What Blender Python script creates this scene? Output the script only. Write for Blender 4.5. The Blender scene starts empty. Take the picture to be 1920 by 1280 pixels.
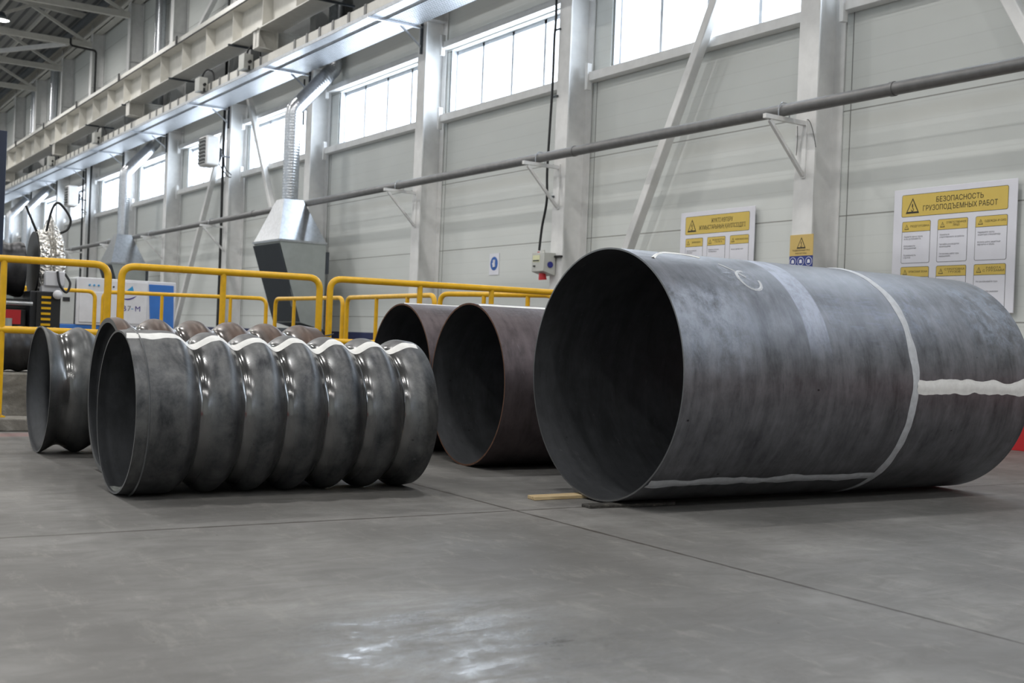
import bpy, bmesh, math, random
from mathutils import Vector, Matrix, noise
from mathutils.geometry import delaunay_2d_cdt
random.seed(7)
sc = bpy.context.scene
COL = sc.collection
PI = math.pi

# ------------------------------------------------------------------ camera
YAW = math.radians(32.9); ROLL = .04; H = .866; FPX = 2197.0
cam = bpy.data.cameras.new('camera'); camo = bpy.data.objects.new('camera', cam); COL.objects.link(camo)
cam.sensor_width = 36; cam.lens = 36 * FPX / 1920; cam.clip_end = 300; cam.clip_start = .05
Fw = Vector((math.sin(YAW), math.cos(YAW), 0)); Rt = Vector((math.cos(YAW), -math.sin(YAW), 0)); Up = Vector((0, 0, 1))
cc = math.sqrt(1 - ROLL * ROLL); CX = Rt * cc + Up * ROLL; CY = Up * cc - Rt * ROLL
m = Matrix((CX, CY, -Fw)).transposed().to_4x4(); m.translation = Vector((0, 0, H)); camo.matrix_world = m
cam.dof.use_dof = True; cam.dof.focus_distance = 6.9; cam.dof.aperture_fstop = 4.0
sc.camera = camo

# ------------------------------------------------------------------ world, exposure
w = bpy.data.worlds.new('world'); sc.world = w; w.use_nodes = True
w.node_tree.nodes['Background'].inputs[0].default_value = (.75, .85, 1, 1)
w.node_tree.nodes['Background'].inputs[1].default_value = 1.0
sc.view_settings.view_transform = 'Standard'; sc.view_settings.look = 'None'
sc.view_settings.exposure = -0.84; sc.view_settings.gamma = 1; sc.view_settings.use_curve_mapping = False
WIN_E = 5.0        # daylight through the windows of the right wall
WIN_W = 150.0      # soft daylight entering each window of the right wall
LEFT_E = 4.0        # daylight in the windows of the opposite wall
LAMP_W = 320.0     # each high-bay lamp
sc.cycles.max_bounces = 8; sc.cycles.diffuse_bounces = 5; sc.cycles.glossy_bounces = 4
sc.cycles.sample_clamp_indirect = 6

# ------------------------------------------------------------------ material helpers
def srgb(r, g, b):
    f = lambda c: (c / 255 / 12.92) if c / 255 <= .04045 else ((c / 255 + .055) / 1.055) ** 2.4
    return (f(r), f(g), f(b), 1)
class NT:
    def __init__(s, name):
        s.m = bpy.data.materials.new(name); s.m.use_nodes = True; s.t = s.m.node_tree; s.n = s.t.nodes; s.b = s.n['Principled BSDF']
    def new(s, t, **kw):
        n = s.n.new(t)
        for k, v in kw.items():
            if k.startswith('i_'):
                key = k[2:]; key = int(key) if key.isdigit() else key.replace('_', ' ')
                if isinstance(v, bpy.types.NodeSocket): s.t.links.new(v, n.inputs[key])
                else: n.inputs[key].default_value = v
            else: setattr(n, k, v)
        return n
    def link(s, a, b): s.t.links.new(a, b)
    def obj(s): return s.new('ShaderNodeTexCoord').outputs['Object']
    def map(s, v, scale=(1, 1, 1), loc=(0, 0, 0)):
        return s.new('ShaderNodeMapping', i_Vector=v, i_Scale=scale, i_Location=loc).outputs[0]
    def noise(s, v, sc_=5, det=4, rough=.55, dist=0):
        return s.new('ShaderNodeTexNoise', i_Vector=v, i_Scale=sc_, i_Detail=det, i_Roughness=rough, i_Distortion=dist).outputs[0]
    def ramp(s, f, pts):
        r = s.new('ShaderNodeValToRGB', i_0=f); e = r.color_ramp.elements
        while len(e) < len(pts): e.new(.5)
        for el, (p, c) in zip(e, pts):
            el.position = p; el.color = c if len(c) == 4 else (*c, 1)
        return r.outputs[0]
    def rr(s, f, a, b, c=0., d=1.):
        return s.new('ShaderNodeMapRange', i_0=f, i_1=a, i_2=b, i_3=c, i_4=d).outputs[0]
    def math(s, op, a, b=0., c=0.):
        n = s.new('ShaderNodeMath', operation=op)
        for i, v in enumerate((a, b, c)):
            if isinstance(v, bpy.types.NodeSocket): s.t.links.new(v, n.inputs[i])
            else: n.inputs[i].default_value = v
        return n.outputs[0]
    def mix(s, f, a, b):
        n = s.new('ShaderNodeMix', data_type='RGBA')
        for i, v in ((0, f), (6, a), (7, b)):
            if isinstance(v, bpy.types.NodeSocket): s.t.links.new(v, n.inputs[i])
            else: n.inputs[i].default_value = v
        return n.outputs[2]
    def sep(s, v):
        n = s.new('ShaderNodeSeparateXYZ', i_0=v); return n.outputs[0], n.outputs[1], n.outputs[2]
    def bump(s, h, strength=.2, dist=.01):
        o = s.new('ShaderNodeBump', i_Height=h, i_Strength=strength, i_Distance=dist).outputs[0]; s.link(o, s.b.inputs['Normal'])
    def set(s, **kw):
        for k, v in kw.items():
            i = s.b.inputs[{'col': 'Base Color', 'rough': 'Roughness', 'metal': 'Metallic', 'em': 'Emission Color', 'es': 'Emission Strength', 'coat': 'Coat Weight', 'spec': 'Specular IOR Level'}[k]]
            if isinstance(v, bpy.types.NodeSocket): s.link(v, i)
            else: i.default_value = v
        return s.m

def plain(name, col, rough=.5, metal=0., var=.06, scale=6, es=0, coat=0):
    n = NT(name); v = n.noise(n.obj(), scale, 3)
    a = tuple(min(1, c * (1 - var)) for c in col[:3]) + (1,); b = tuple(min(1, c * (1 + var)) for c in col[:3]) + (1,)
    n.set(col=n.ramp(v, [(.3, a), (.7, b)]), rough=rough, metal=metal, coat=coat)
    if es: n.set(em=col, es=es)
    return n.m
M = {}
M['white_paint'] = plain('white_paint', srgb(222, 222, 221), .42)
M['frame_grey'] = plain('window_frame_paint', srgb(188, 192, 198), .5)
M['beige_paint'] = plain('beige_paint', srgb(210, 208, 201), .36)
M['yellow'] = plain('yellow_paint', srgb(222, 172, 22), .32, var=.1, scale=14)
M['blue_dado'] = plain('blue_dado', srgb(38, 46, 84), .6)
M['red_paint'] = plain('red_paint', srgb(176, 26, 34), .5)
M['dark_grey'] = plain('dark_grey', srgb(64, 70, 76), .55)
M['black'] = plain('black_rubber', srgb(24, 25, 27), .5)
M['charcoal'] = plain('charcoal_steel', srgb(44, 46, 50), .45, .3)
M['cab_white'] = plain('cabinet_white', srgb(214, 215, 220), .4)
M['cab_grey'] = plain('cabinet_grey', srgb(184, 188, 188), .45)
M['cab_blue'] = plain('cabinet_blue', srgb(52, 112, 190), .4)
M['navy'] = plain('navy_steel', srgb(36, 46, 66), .5)
M['paint_mark'] = plain('white_weld_paint', srgb(226, 226, 224), .6, var=.08, scale=25)
M['paint_grey'] = plain('grey_weld_paint', srgb(184, 187, 192), .6, var=.12, scale=25)
M['red_plastic'] = plain('red_plastic', srgb(190, 30, 40), .35)
M['blue_plastic'] = plain('blue_plastic', srgb(40, 44, 130), .35)
M['box_grey'] = plain('socket_grey', srgb(186, 187, 182), .4)
M['sign_white'] = plain('sign_white', srgb(222, 222, 230), .3, var=.02)
M['sign_yellow'] = plain('sign_yellow', srgb(212, 184, 88), .35, var=.03)
M['sign_amber'] = plain('sign_amber', srgb(206, 177, 104), .35, var=.03)
M['sign_black'] = plain('sign_black', srgb(30, 28, 24), .5)
M['sign_blue'] = plain('sign_blue', srgb(30, 90, 170), .4)
M['sign_navy'] = plain('sign_navy', srgb(34, 52, 130), .4)
M['print_grey'] = plain('print_grey', srgb(110, 110, 116), .5)
M['grey_pipe'] = plain('grey_pipe_paint', srgb(112, 112, 112), .4, .25, .12, 9)
M['purple'] = plain('logo_purple', srgb(58, 44, 128), .4)
M['cyan'] = plain('logo_cyan', srgb(50, 150, 205), .4)
n = NT('dust'); n.set(col=n.ramp(n.noise(n.obj(), 22, 6, .7), [(.35, srgb(96, 100, 98)), (.65, srgb(158, 162, 158))]), rough=.8); M['dust'] = n.m
M['lens'] = plain('lens_yellow', srgb(214, 214, 170), .2)

def galv(name, base=.55, perf=False, spangle=True, rough=.28):
    n = NT(name); o = n.obj()
    v = n.new('ShaderNodeTexVoronoi', i_Vector=o, i_Scale=22.).outputs['Color'] if spangle else n.noise(o, 8)
    bw = n.new('ShaderNodeRGBToBW', i_0=v).outputs[0]
    c = n.ramp(bw, [(.2, (base * .86, base * .9, base * .95)), (.8, (base, base * 1.04, base * 1.1))])
    if perf:
        x, y, z = n.sep(o)
        fx = n.math('ABSOLUTE', n.math('SUBTRACT', n.math('FRACT', n.math('MULTIPLY', x, 18.)), .5))
        fy = n.math('ABSOLUTE', n.math('SUBTRACT', n.math('FRACT', n.math('MULTIPLY', y, 14.)), .5))
        hole = n.math('MULTIPLY', n.math('LESS_THAN', fx, .17), n.math('LESS_THAN', fy, .3))
        c = n.mix(hole, c, (.1, .11, .12, 1))
    n.set(col=c, rough=rough, metal=.92)
    return n.m
M['galv'] = galv('galvanised_steel')
M['galv_perf'] = galv('perforated_tray_steel', .55, True, rough=.5)
M['tray'] = galv('tray_lip_steel', .55, rough=.45)
M['hood_grey'] = plain('hood_grey_steel', srgb(168, 174, 172), .38, .35)

# floor
n = NT('concrete_floor'); o = n.obj(); x, y, z = n.sep(o)
big = n.noise(n.map(o, (1, 1, 1)), .9, 5, .6); st = n.noise(n.map(o, (1.2, 2.6, 1)), 2.2, 8, .72, .8); fine = n.noise(o, 60, 3, .6)
col = n.ramp(big, [(.3, srgb(84, 83, 81)), (.5, srgb(106, 105, 103)), (.7, srgb(132, 131, 129))])
col = n.mix(n.rr(st, .42, .66, 0, .55), col, srgb(88, 86, 84))
col = n.mix(n.rr(n.noise(n.map(o, (3, 1, 1), (4, 2, 0)), 3.5, 8, .78, .4), .54, .72, 0, .34), col, srgb(164, 161, 154))
col = n.mix(n.rr(fine, .35, .75, 0, .12), col, srgb(90, 86, 80))
spk = n.new('ShaderNodeTexVoronoi', i_Vector=o, i_Scale=7.).outputs[0]
col = n.mix(n.math('MULTIPLY', n.math('LESS_THAN', spk, .035), n.math('GREATER_THAN', n.noise(o, 1.3), .55)), col, srgb(60, 56, 52))
wob = n.math('MULTIPLY', n.math('SUBTRACT', n.noise(o, 9, 4, .7), .5), .012)
def joint(c, off):
    f = n.math('ABSOLUTE', n.math('SUBTRACT', n.math('FRACT', n.math('ADD', n.math('DIVIDE', n.math('ADD', n.math('SUBTRACT', c, off), wob), 6.), .5)), .5))
    wd = n.rr(n.noise(o, 5, 3, .7), .35, .7, .0009, .0026)
    return n.math('LESS_THAN', f, wd)
jm = n.math('MAXIMUM', joint(x, 3.31), joint(y, 5.02))
col = n.mix(n.math('MULTIPLY', jm, .95), col, srgb(52, 47, 42))
scf = n.noise(n.map(o, (1.5, 7, 1), (9, 3, 0)), 3.2, 9, .85, .7)
col = n.mix(n.rr(scf, .6, .7, 0, .3), col, srgb(72, 70, 68)); col = n.mix(n.rr(scf, .3, .36, .1, 0), col, srgb(158, 156, 152))
# faint red safety paint by the kerb
redm = n.math('MULTIPLY', n.math('LESS_THAN', n.math('ABSOLUTE', n.math('SUBTRACT', y, 9.6)), .16), n.rr(st, .3, .6, .0, .4))
col = n.mix(redm, col, srgb(150, 80, 78))
dx = n.math('SUBTRACT', x, 1.68); dy = n.math('SUBTRACT', y, 2.88)
d2 = n.math('SQRT', n.math('ADD', n.math('POWER', dx, 2.), n.math('POWER', dy, 2.)))
pol = n.math('MULTIPLY', n.rr(d2, .3, .78, 1, 0), n.rr(n.noise(n.map(o, (1.6, 3.6, 1), (1, 7, 0)), 2.4, 10, .85, .3), .42, .62, 0, 1))
ro = n.math('SUBTRACT', n.rr(st, .3, .7, .5, .62), n.math('MULTIPLY', pol, .46))
n.set(col=col, rough=ro, spec=.5); n.bump(n.mix(.5, fine, st), .08, .004)
M['floor'] = n.m

# wall panels: 1.2 m joints, shallow ribs
n = NT('sandwich_panel'); o = n.obj(); x, y, z = n.sep(o)
jf = n.math('ABSOLUTE', n.math('SUBTRACT', n.math('FRACT', n.math('ADD', n.math('DIVIDE', n.math('SUBTRACT', z, .05), 1.2), .5)), .5))
jl = n.math('LESS_THAN', jf, .006)
rib = n.math('FRACT', n.math('MULTIPLY', z, 5.))
ribl = n.math('LESS_THAN', rib, .07)
c = n.ramp(n.noise(n.map(o, (1, .3, 1)), 1.5, 3), [(.3, srgb(205, 208, 205)), (.7, srgb(212, 215, 212))])
c = n.mix(n.math('MULTIPLY', ribl, .12), c, srgb(166, 166, 162)); c = n.mix(n.math('MULTIPLY', jl, .75), c, srgb(112, 110, 104))
n.set(col=c, rough=.45); n.bump(n.math('ADD', n.math('MULTIPLY', ribl, -.3), n.math('MULTIPLY', jl, -1.)), .35, .01)
M['wall'] = n.m
M['joint'] = plain('panel_joint', srgb(122, 122, 120), .7)
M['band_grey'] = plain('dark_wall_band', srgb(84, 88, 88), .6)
n = NT('roof_deck'); o = n.obj(); x, y, z = n.sep(o)
ws = n.math('FRACT', n.math('MULTIPLY', x, 3.))
n.set(col=n.mix(n.math('LESS_THAN', ws, .35), srgb(150, 150, 148), srgb(96, 98, 100)), rough=.6)
M['roof'] = n.m
n = NT('concrete_block'); o = n.obj()
n.set(col=n.ramp(n.noise(n.map(o, (1, 1, 2)), 4, 7, .7, .6), [(.3, srgb(98, 94, 88)), (.55, srgb(128, 125, 118)), (.75, srgb(176, 174, 168))]), rough=.85); n.bump(n.noise(o, 18, 6, .7), .5, .02)
M['concrete'] = n.m
n = NT('pale_timber'); o = n.obj()
n.set(col=n.ramp(n.noise(n.map(o, (1, 14, 14)), 6, 5, .6), [(.3, srgb(170, 144, 100)), (.7, srgb(222, 200, 160))]), rough=.7); M['timber'] = n.m
n = NT('dirty_timber'); o = n.obj()
n.set(col=n.ramp(n.noise(n.map(o, (3, 10, 10)), 7, 5, .7), [(.35, srgb(34, 33, 32)), (.6, srgb(72, 70, 66)), (.74, srgb(150, 142, 130))]), rough=.7); M['timber_dark'] = n.m
n = NT('daylight_pane'); n.set(col=(.8, .85, .9, 1), rough=.1, em=(.80, .89, 1, 1), es=WIN_E); M['pane'] = n.m
n = NT('daylight_far_pane'); n.set(col=(.8, .85, .9, 1), rough=.1, em=(.74, .85, 1, 1), es=LEFT_E); M['pane_left'] = n.m
n = NT('lamp_lens'); n.set(col=(.9, .9, .9, 1), em=(1, .95, .86, 1), es=60.); M['lamp'] = n.m
n = NT('foil'); o = n.obj()
n.set(col=(.78, .76, .72, 1), rough=.3, metal=.9); n.bump(n.new('ShaderNodeTexVoronoi', i_Vector=o, i_Scale=26.).outputs[0], 1., .03); M['foil'] = n.m
n = NT('oil_drum_dark_glass'); M['glass'] = n.set(col=(.3, .34, .36, 1), rough=.1)

# steel pipe materials; local x runs along the pipe, the axis is at z = R
def steel(name, c1, c2, R, rough=(.3, .45), metal=.85, patches=None, rmin=None, rmax=None, band=None, streak=(7, 1.6, 1.6)):
    n = NT(name); o = n.obj(); x, y, z = n.sep(o)
    base = n.noise(n.map(o, streak), 1.3, 9, .72, .4); b2 = n.noise(o, 9, 5, .65)
    c = n.ramp(n.math('ADD', n.math('MULTIPLY', base, .7), n.math('MULTIPLY', b2, .3)), [(.38, c1), (.62, c2)])
    ro = n.rr(base, .3, .7, rough[0], rough[1])
    sp = n.new('ShaderNodeTexVoronoi', i_Vector=n.map(o, (1, 1, 1.5)), i_Scale=6.).outputs[0]
    c = n.mix(n.math('MULTIPLY', n.rr(sp, .02, .07, 1, 0), n.math('GREATER_THAN', n.noise(o, 2.), .56)), c, (.01, .01, .012, 1))
    ang = n.math('ARCTAN2', n.math('MULTIPLY', y, -1.), n.math('SUBTRACT', z, R))   # 0 at the crown, + toward the aisle
    mt = metal
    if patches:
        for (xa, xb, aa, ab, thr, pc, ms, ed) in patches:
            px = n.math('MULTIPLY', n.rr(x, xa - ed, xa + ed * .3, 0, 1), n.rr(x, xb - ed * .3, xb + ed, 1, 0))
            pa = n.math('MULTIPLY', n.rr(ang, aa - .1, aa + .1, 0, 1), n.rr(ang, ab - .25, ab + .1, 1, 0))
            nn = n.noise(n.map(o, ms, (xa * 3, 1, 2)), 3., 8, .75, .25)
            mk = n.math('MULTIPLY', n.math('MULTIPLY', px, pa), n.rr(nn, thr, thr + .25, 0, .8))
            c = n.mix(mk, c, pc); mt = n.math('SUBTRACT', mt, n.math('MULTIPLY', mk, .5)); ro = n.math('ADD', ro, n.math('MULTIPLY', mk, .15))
    sc2 = n.noise(n.map(o, (9, 2.5, 2.5), (3, 1, 5)), 2.6, 8, .8, .7)
    c = n.mix(n.rr(sc2, .58, .7, 0, .45), c, (.02, .02, .024, 1)); c = n.mix(n.rr(sc2, .3, .38, .3, 0), c, (.33, .34, .36, 1))
    if rmin is not None:     # grooves are burnished smooth, crests keep the mill scale
        rad = n.math('SQRT', n.math('ADD', n.math('POWER', y, 2.), n.math('POWER', n.math('SUBTRACT', z, R), 2.)))
        g = n.rr(rad, rmin, rmax, 1, 0)
        ro = n.math('SUBTRACT', ro, n.math('MULTIPLY', g, .3)); c = n.mix(n.math('MULTIPLY', g, .5), c, (.3, .3, .3, 1))
    n.set(col=c, rough=ro, metal=mt); n.bump(b2, .06, .004)
    return n.m
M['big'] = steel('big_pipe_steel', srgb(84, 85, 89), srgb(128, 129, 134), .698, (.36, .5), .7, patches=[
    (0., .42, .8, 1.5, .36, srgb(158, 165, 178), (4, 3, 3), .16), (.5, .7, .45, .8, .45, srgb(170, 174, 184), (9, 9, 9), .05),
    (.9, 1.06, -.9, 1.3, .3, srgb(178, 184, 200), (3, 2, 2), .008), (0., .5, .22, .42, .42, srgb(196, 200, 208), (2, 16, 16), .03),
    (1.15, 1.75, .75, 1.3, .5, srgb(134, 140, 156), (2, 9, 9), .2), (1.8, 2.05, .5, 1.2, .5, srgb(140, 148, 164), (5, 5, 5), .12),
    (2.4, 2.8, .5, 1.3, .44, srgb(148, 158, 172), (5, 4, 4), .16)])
M['corr'] = steel('corrugated_steel', srgb(60, 62, 66), srgb(112, 113, 114), .425, (.40, .52), .85, rmin=.372, rmax=.408, streak=(5, 3, 3))
M['corr_brown'] = steel('corrugated_brown_steel', srgb(66, 54, 48), srgb(96, 80, 72), .458, (.38, .5), .75, rmin=.405, rmax=.44, streak=(5, 3, 3))
M['corr_left'] = steel('corrugated_grey_steel', srgb(70, 72, 74), srgb(96, 97, 97), .422, (.4, .5), .8, rmin=.37, rmax=.405, streak=(5, 3, 3))
M['corr_dark'] = steel('corrugated_dark_steel', srgb(50, 51, 54), srgb(72, 72, 74), .3, (.38, .48), .75)
M['brown'] = steel('brown_pipe_steel', srgb(74, 66, 68), srgb(104, 94, 96), .56, (.42, .55), .6, patches=[(0., 1.3, .3, .55, .5, srgb(150, 150, 156), (6, 8, 8), .2)])
M['rust'] = plain('rusty_edge', srgb(92, 62, 46), .7, .2, .25, 30)
M['inner_shaded'] = steel('inner_shaded_scale', srgb(60, 62, 65), srgb(80, 82, 86), .5, (.5, .6), .4)  # mill scale, darkened so the unlit bore's shade is in the colour
M['bright_edge'] = plain('cut_edge', srgb(120, 122, 124), .4, .7)

# ------------------------------------------------------------------ geometry helpers
def origin(o):
    v = Vector((0, 0, 0))
    while o is not None: v = v + Vector(o.location); o = o.parent
    return v
class MB:
    def __init__(s): s.v = []; s.f = []; s.sm = []; s.mi = []
    def add(s, vs, fs, smooth=False, mi=0):
        k = len(s.v); s.v += [tuple(p) for p in vs]; s.f += [tuple(k + i for i in f) for f in fs]; s.sm += [smooth] * len(fs); s.mi += [mi] * len(fs); return s
    def box(s, x0, x1, y0, y1, z0, z1, mi=0):
        vs = [(x, y, z) for x in (x0, x1) for y in (y0, y1) for z in (z0, z1)]
        return s.add(vs, [(0, 1, 3, 2), (4, 6, 7, 5), (0, 4, 5, 1), (2, 3, 7, 6), (0, 2, 6, 4), (1, 5, 7, 3)], mi=mi)
    def prism(s, poly, axis, a, b, mi=0):   # poly: 2D points in the two other axes (order xyz minus axis)
        def P(p, t):
            q = list(p); q.insert(axis, t); return tuple(q)
        k = len(poly); vs = [P(p, a) for p in poly] + [P(p, b) for p in poly]
        fs = [tuple(range(k))[::-1], tuple(range(k, 2 * k))] + [(i, (i + 1) % k, k + (i + 1) % k, k + i) for i in range(k)]
        return s.add(vs, fs, mi=mi)
    def beam(s, a, b, w, h, up=Vector((0, 0, 1)), mi=0):   # rectangular bar from a to b
        a = Vector(a); b = Vector(b); d = (b - a).normalized(); u = Vector(up); sd = d.cross(u)
        if sd.length < 1e-3: sd = d.cross(Vector((1, 0, 0)))
        sd.normalize(); u = sd.cross(d).normalized()
        vs = [p + sd * (i * w / 2) + u * (j * h / 2) for p in (a, b) for i in (-1, 1) for j in (-1, 1)]
        return s.add(vs, [(0, 1, 3, 2), (4, 6, 7, 5), (0, 4, 5, 1), (2, 3, 7, 6), (0, 2, 6, 4), (1, 5, 7, 3)], mi=mi)
    def tube(s, pts, r, seg=12, cap=True, mi=0):
        pts = [Vector(p) for p in pts]; rs = r if isinstance(r, (list, tuple)) else [r] * len(pts)
        d0 = (pts[1] - pts[0]).normalized(); u = d0.orthogonal().normalized(); rings = []
        for i, p in enumerate(pts):
            d = ((pts[min(i + 1, len(pts) - 1)] - pts[max(i - 1, 0)])).normalized()
            u = (u - d * u.dot(d)).normalized(); v = d.cross(u)
            rings.append([p + (u * math.cos(2 * PI * k / seg) + v * math.sin(2 * PI * k / seg)) * rs[i] for k in range(seg)])
        vs = [q for r_ in rings for q in r_]
        fs = [(i * seg + k, i * seg + (k + 1) % seg, (i + 1) * seg + (k + 1) % seg, (i + 1) * seg + k) for i in range(len(pts) - 1) for k in range(seg)]
        s.add(vs, fs, True, mi)
        if cap: s.add(rings[0], [tuple(range(seg))[::-1]], mi=mi); s.add(rings[-1], [tuple(range(seg))], mi=mi)
        return s
    def disc(s, c, nrm, r, t=.004, seg=32, mi=0, sx=1.):
        c = Vector(c); nrm = Vector(nrm).normalized()
        return s.tube([c - nrm * t / 2, c + nrm * t / 2], r, seg, True, mi)
    def sphere(s, c, r, mi=0, sc_=(1, 1, 1), seg=16):
        vs = []; fs = []
        for i in range(seg // 2 + 1):
            a = PI * i / (seg // 2)
            for k in range(seg):
                b = 2 * PI * k / seg; vs.append((c[0] + r * sc_[0] * math.sin(a) * math.cos(b), c[1] + r * sc_[1] * math.sin(a) * math.sin(b), c[2] + r * sc_[2] * math.cos(a)))
        for i in range(seg // 2):
            for k in range(seg): fs.append((i * seg + k, (i + 1) * seg + k, (i + 1) * seg + (k + 1) % seg, i * seg + (k + 1) % seg))
        return s.add(vs, fs, True, mi)
    def build(s, name, mats, parent=None, bevel=0, angle=35):
        og = origin(parent)
        me = bpy.data.meshes.new(name); me.from_pydata([tuple(Vector(p) - og) for p in s.v], [], s.f)
        for p, sm, mi in zip(me.polygons, s.sm, s.mi): p.use_smooth = sm; p.material_index = mi
        for mm in (mats if isinstance(mats, (list, tuple)) else [mats]): me.materials.append(M[mm] if isinstance(mm, str) else mm)
        bm = bmesh.new(); bm.from_mesh(me); bmesh.ops.recalc_face_normals(bm, faces=bm.faces); bm.to_mesh(me); bm.free()
        me.set_sharp_from_angle(angle=math.radians(angle))
        o = bpy.data.objects.new(name, me); COL.objects.link(o)
        if parent: o.parent = parent
        if bevel:
            b = o.modifiers.new('bevel', 'BEVEL'); b.width = bevel; b.segments = 2; b.limit_method = 'ANGLE'; b.angle_limit = math.radians(40)
        return o
def tag(o, label=None, cat=None, group=None, kind=None):
    if label: o['label'] = label
    if cat: o['category'] = cat
    if group: o['group'] = group
    if kind: o['kind'] = kind
    return o
def empty(name, loc, label=None, cat=None, group=None, rz=0):
    o = bpy.data.objects.new(name, None); COL.objects.link(o); o.location = loc; o.rotation_euler.z = rz; o.empty_display_size = .2
    return tag(o, label, cat, group)
def struct(o): o['kind'] = 'structure'; return o
def copy_tree(o, parent=None):
    c = o.copy(); COL.objects.link(c); c.parent = parent
    for ch in list(o.children): copy_tree(ch, c)
    return c
def fillet(pts, r, k=6):
    pts = [Vector(p) for p in pts]; out = [pts[0]]
    for i in range(1, len(pts) - 1):
        a = (pts[i - 1] - pts[i]); b = (pts[i + 1] - pts[i]); rr = min(r, a.length * .49, b.length * .49)
        A = pts[i] + a.normalized() * rr; B = pts[i] + b.normalized() * rr
        for j in range(k + 1):
            t = j / k; out.append(A * (1 - t) ** 2 + pts[i] * 2 * t * (1 - t) + B * t * t)
    out.append(pts[-1]); return out
def bez(pts, k=10):   # smooth curve through points (Catmull-Rom)
    P = [Vector(p) for p in pts]; P = [P[0]] + P + [P[-1]]; out = []
    for i in range(1, len(P) - 2):
        for j in range(k):
            t = j / k; out.append(.5 * ((2 * P[i]) + (P[i + 1] - P[i - 1]) * t + (2 * P[i - 1] - 5 * P[i] + 4 * P[i + 1] - P[i + 2]) * t * t + (3 * P[i] - P[i - 1] - 3 * P[i + 1] + P[i + 2]) * t ** 3))
    out.append(P[-2]); return out

W = 10.4                                 # inner face of the right wall
# ------------------------------------------------------------------ floor
struct(MB().add([(-14, -14, 0), (11, -14, 0), (11, 70, 0), (-14, 70, 0)], [(0, 1, 2, 3)]).build('floor', 'floor'))
# ------------------------------------------------------------------ right wall with window openings
COLS = [-5.4, -.5, 4.55, 9.42, 14.27, 18.75, 23.83, 29.0, 34.35, 39.15, 44.3, 49.2, 54.3, 59.2, 64.2]
WFAR = {2: 4.1, 3: 9.0, 4: 13.72, 5: 18.52, 6: 23.3, 7: 28.75, 8: 33.8, 9: 38.85, 10: 43.88, 11: 48.83, 12: 53.85, 13: 58.8, 14: 63.8, 1: -.95}
WZ0, WZ1 = 4.93, 6.07
wb = MB(); wb.box(W, W + .22, -14, 70, 0, WZ0).box(W, W + .22, -14, 70, WZ1, 12.3)
spans = []
for i in range(1, 15):
    y1 = WFAR[i]; y0 = COLS[i - 1] + .42; spans.append((y0, y1))
prev = -14
for y0, y1 in spans: wb.box(W, W + .22, prev, y0, WZ0, WZ1); prev = y1
wb.box(W, W + .22, prev, 70, WZ0, WZ1)
for i, cy in enumerate(COLS):
    for s_ in (-1, 1): wb.box(W - .003, W, cy + s_ * .25 - .005, cy + s_ * .25 + .005, .95, WZ0 - .1, 1)
wall = struct(wb.build('wall_right', ['wall', 'joint']))
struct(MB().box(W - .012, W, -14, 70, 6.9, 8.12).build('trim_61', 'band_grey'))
struct(MB().box(W - .03, W, 8.35, 70, 0, .93).build('trim_1', 'blue_dado', bevel=.004))
struct(MB().box(W - .03, W, -14, 8.35, 0, .93).build('trim_2', 'red_paint', bevel=.004))
for i, (y0, y1) in enumerate(spans):
    XP = W + .2
    f = MB(); fr = .07
    F0, F1 = XP - .07, XP - .02
    f.box(F0, F1, y0, y1, WZ0, WZ0 + fr).box(F0, F1, y0, y1, WZ1 - fr, WZ1).box(F0, F1, y0, y0 + fr, WZ0, WZ1).box(F0, F1, y1 - fr, y1, WZ0, WZ1)
    L = y1 - y0; k = 4
    for j in range(1, k): f.box(F0, F1, y0 + L * j / k - .03, y0 + L * j / k + .03, WZ0, WZ1)
    # inner side post standing off the reveal
    f.box(W + .02, XP - .07, y1 - .05, y1 - .035, WZ0, WZ1)
    fo = struct(f.build('window_%d' % (i + 1), 'frame_grey'))
    g = MB().add([(XP, y0, WZ0), (XP, y1, WZ0), (XP, y1, WZ1), (XP, y0, WZ1)], [(0, 1, 2, 3)]).build('pane', 'pane', fo)
    ld = bpy.data.lights.new('window_daylight', 'AREA'); ld.shape = 'RECTANGLE'; ld.size = (y1 - y0) * .96; ld.size_y = 1.05; ld.energy = WIN_W; ld.color = (.80, .89, 1)
    lo = bpy.data.objects.new('window_daylight', ld); COL.objects.link(lo); lo.location = (XP - .01, (y0 + y1) / 2, (WZ0 + WZ1) / 2)
    lo.rotation_euler = Matrix(((0, 0, 1), (1, 0, 0), (0, 1, 0))).to_euler(); lo.parent = fo
# girts (window rails) and columns
gi = 0
for i in range(len(COLS) - 1):
    y0, y1 = COLS[i] + .17, COLS[i + 1] - .17
    for z0, z1 in ((4.76, 4.89), (6.09, 6.2)):
        gi += 1; g = MB(); g.box(W - .17, W - .02, y0, y1, z0, z1)
        for yy in (y0 + .03, y1 - .09): g.box(W - .2, W - .12, yy, yy + .06, z0 - .13, z1 + .13)
        struct(g.build('trim_%d' % (gi + 2), 'white_paint', bevel=.004))
def hcol(cy):
    c = MB(); c.box(9.95, 9.97, cy - .15, cy + .15, 0, 11.75).box(10.37, 10.39, cy - .15, cy + .15, 0, 11.75).box(9.97, 10.37, cy - .008, cy + .008, 0, 11.75)
    c.box(9.9, 10.4, cy - .2, cy + .2, 0, .03)
    for z in (6.6, 7.3, 9.5, 11.6): c.box(9.97, 10.37, cy - .145, cy + .145, z, z + .012)
    return struct(c.build('column', 'white_paint'))
for cy in COLS: hcol(cy)
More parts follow.
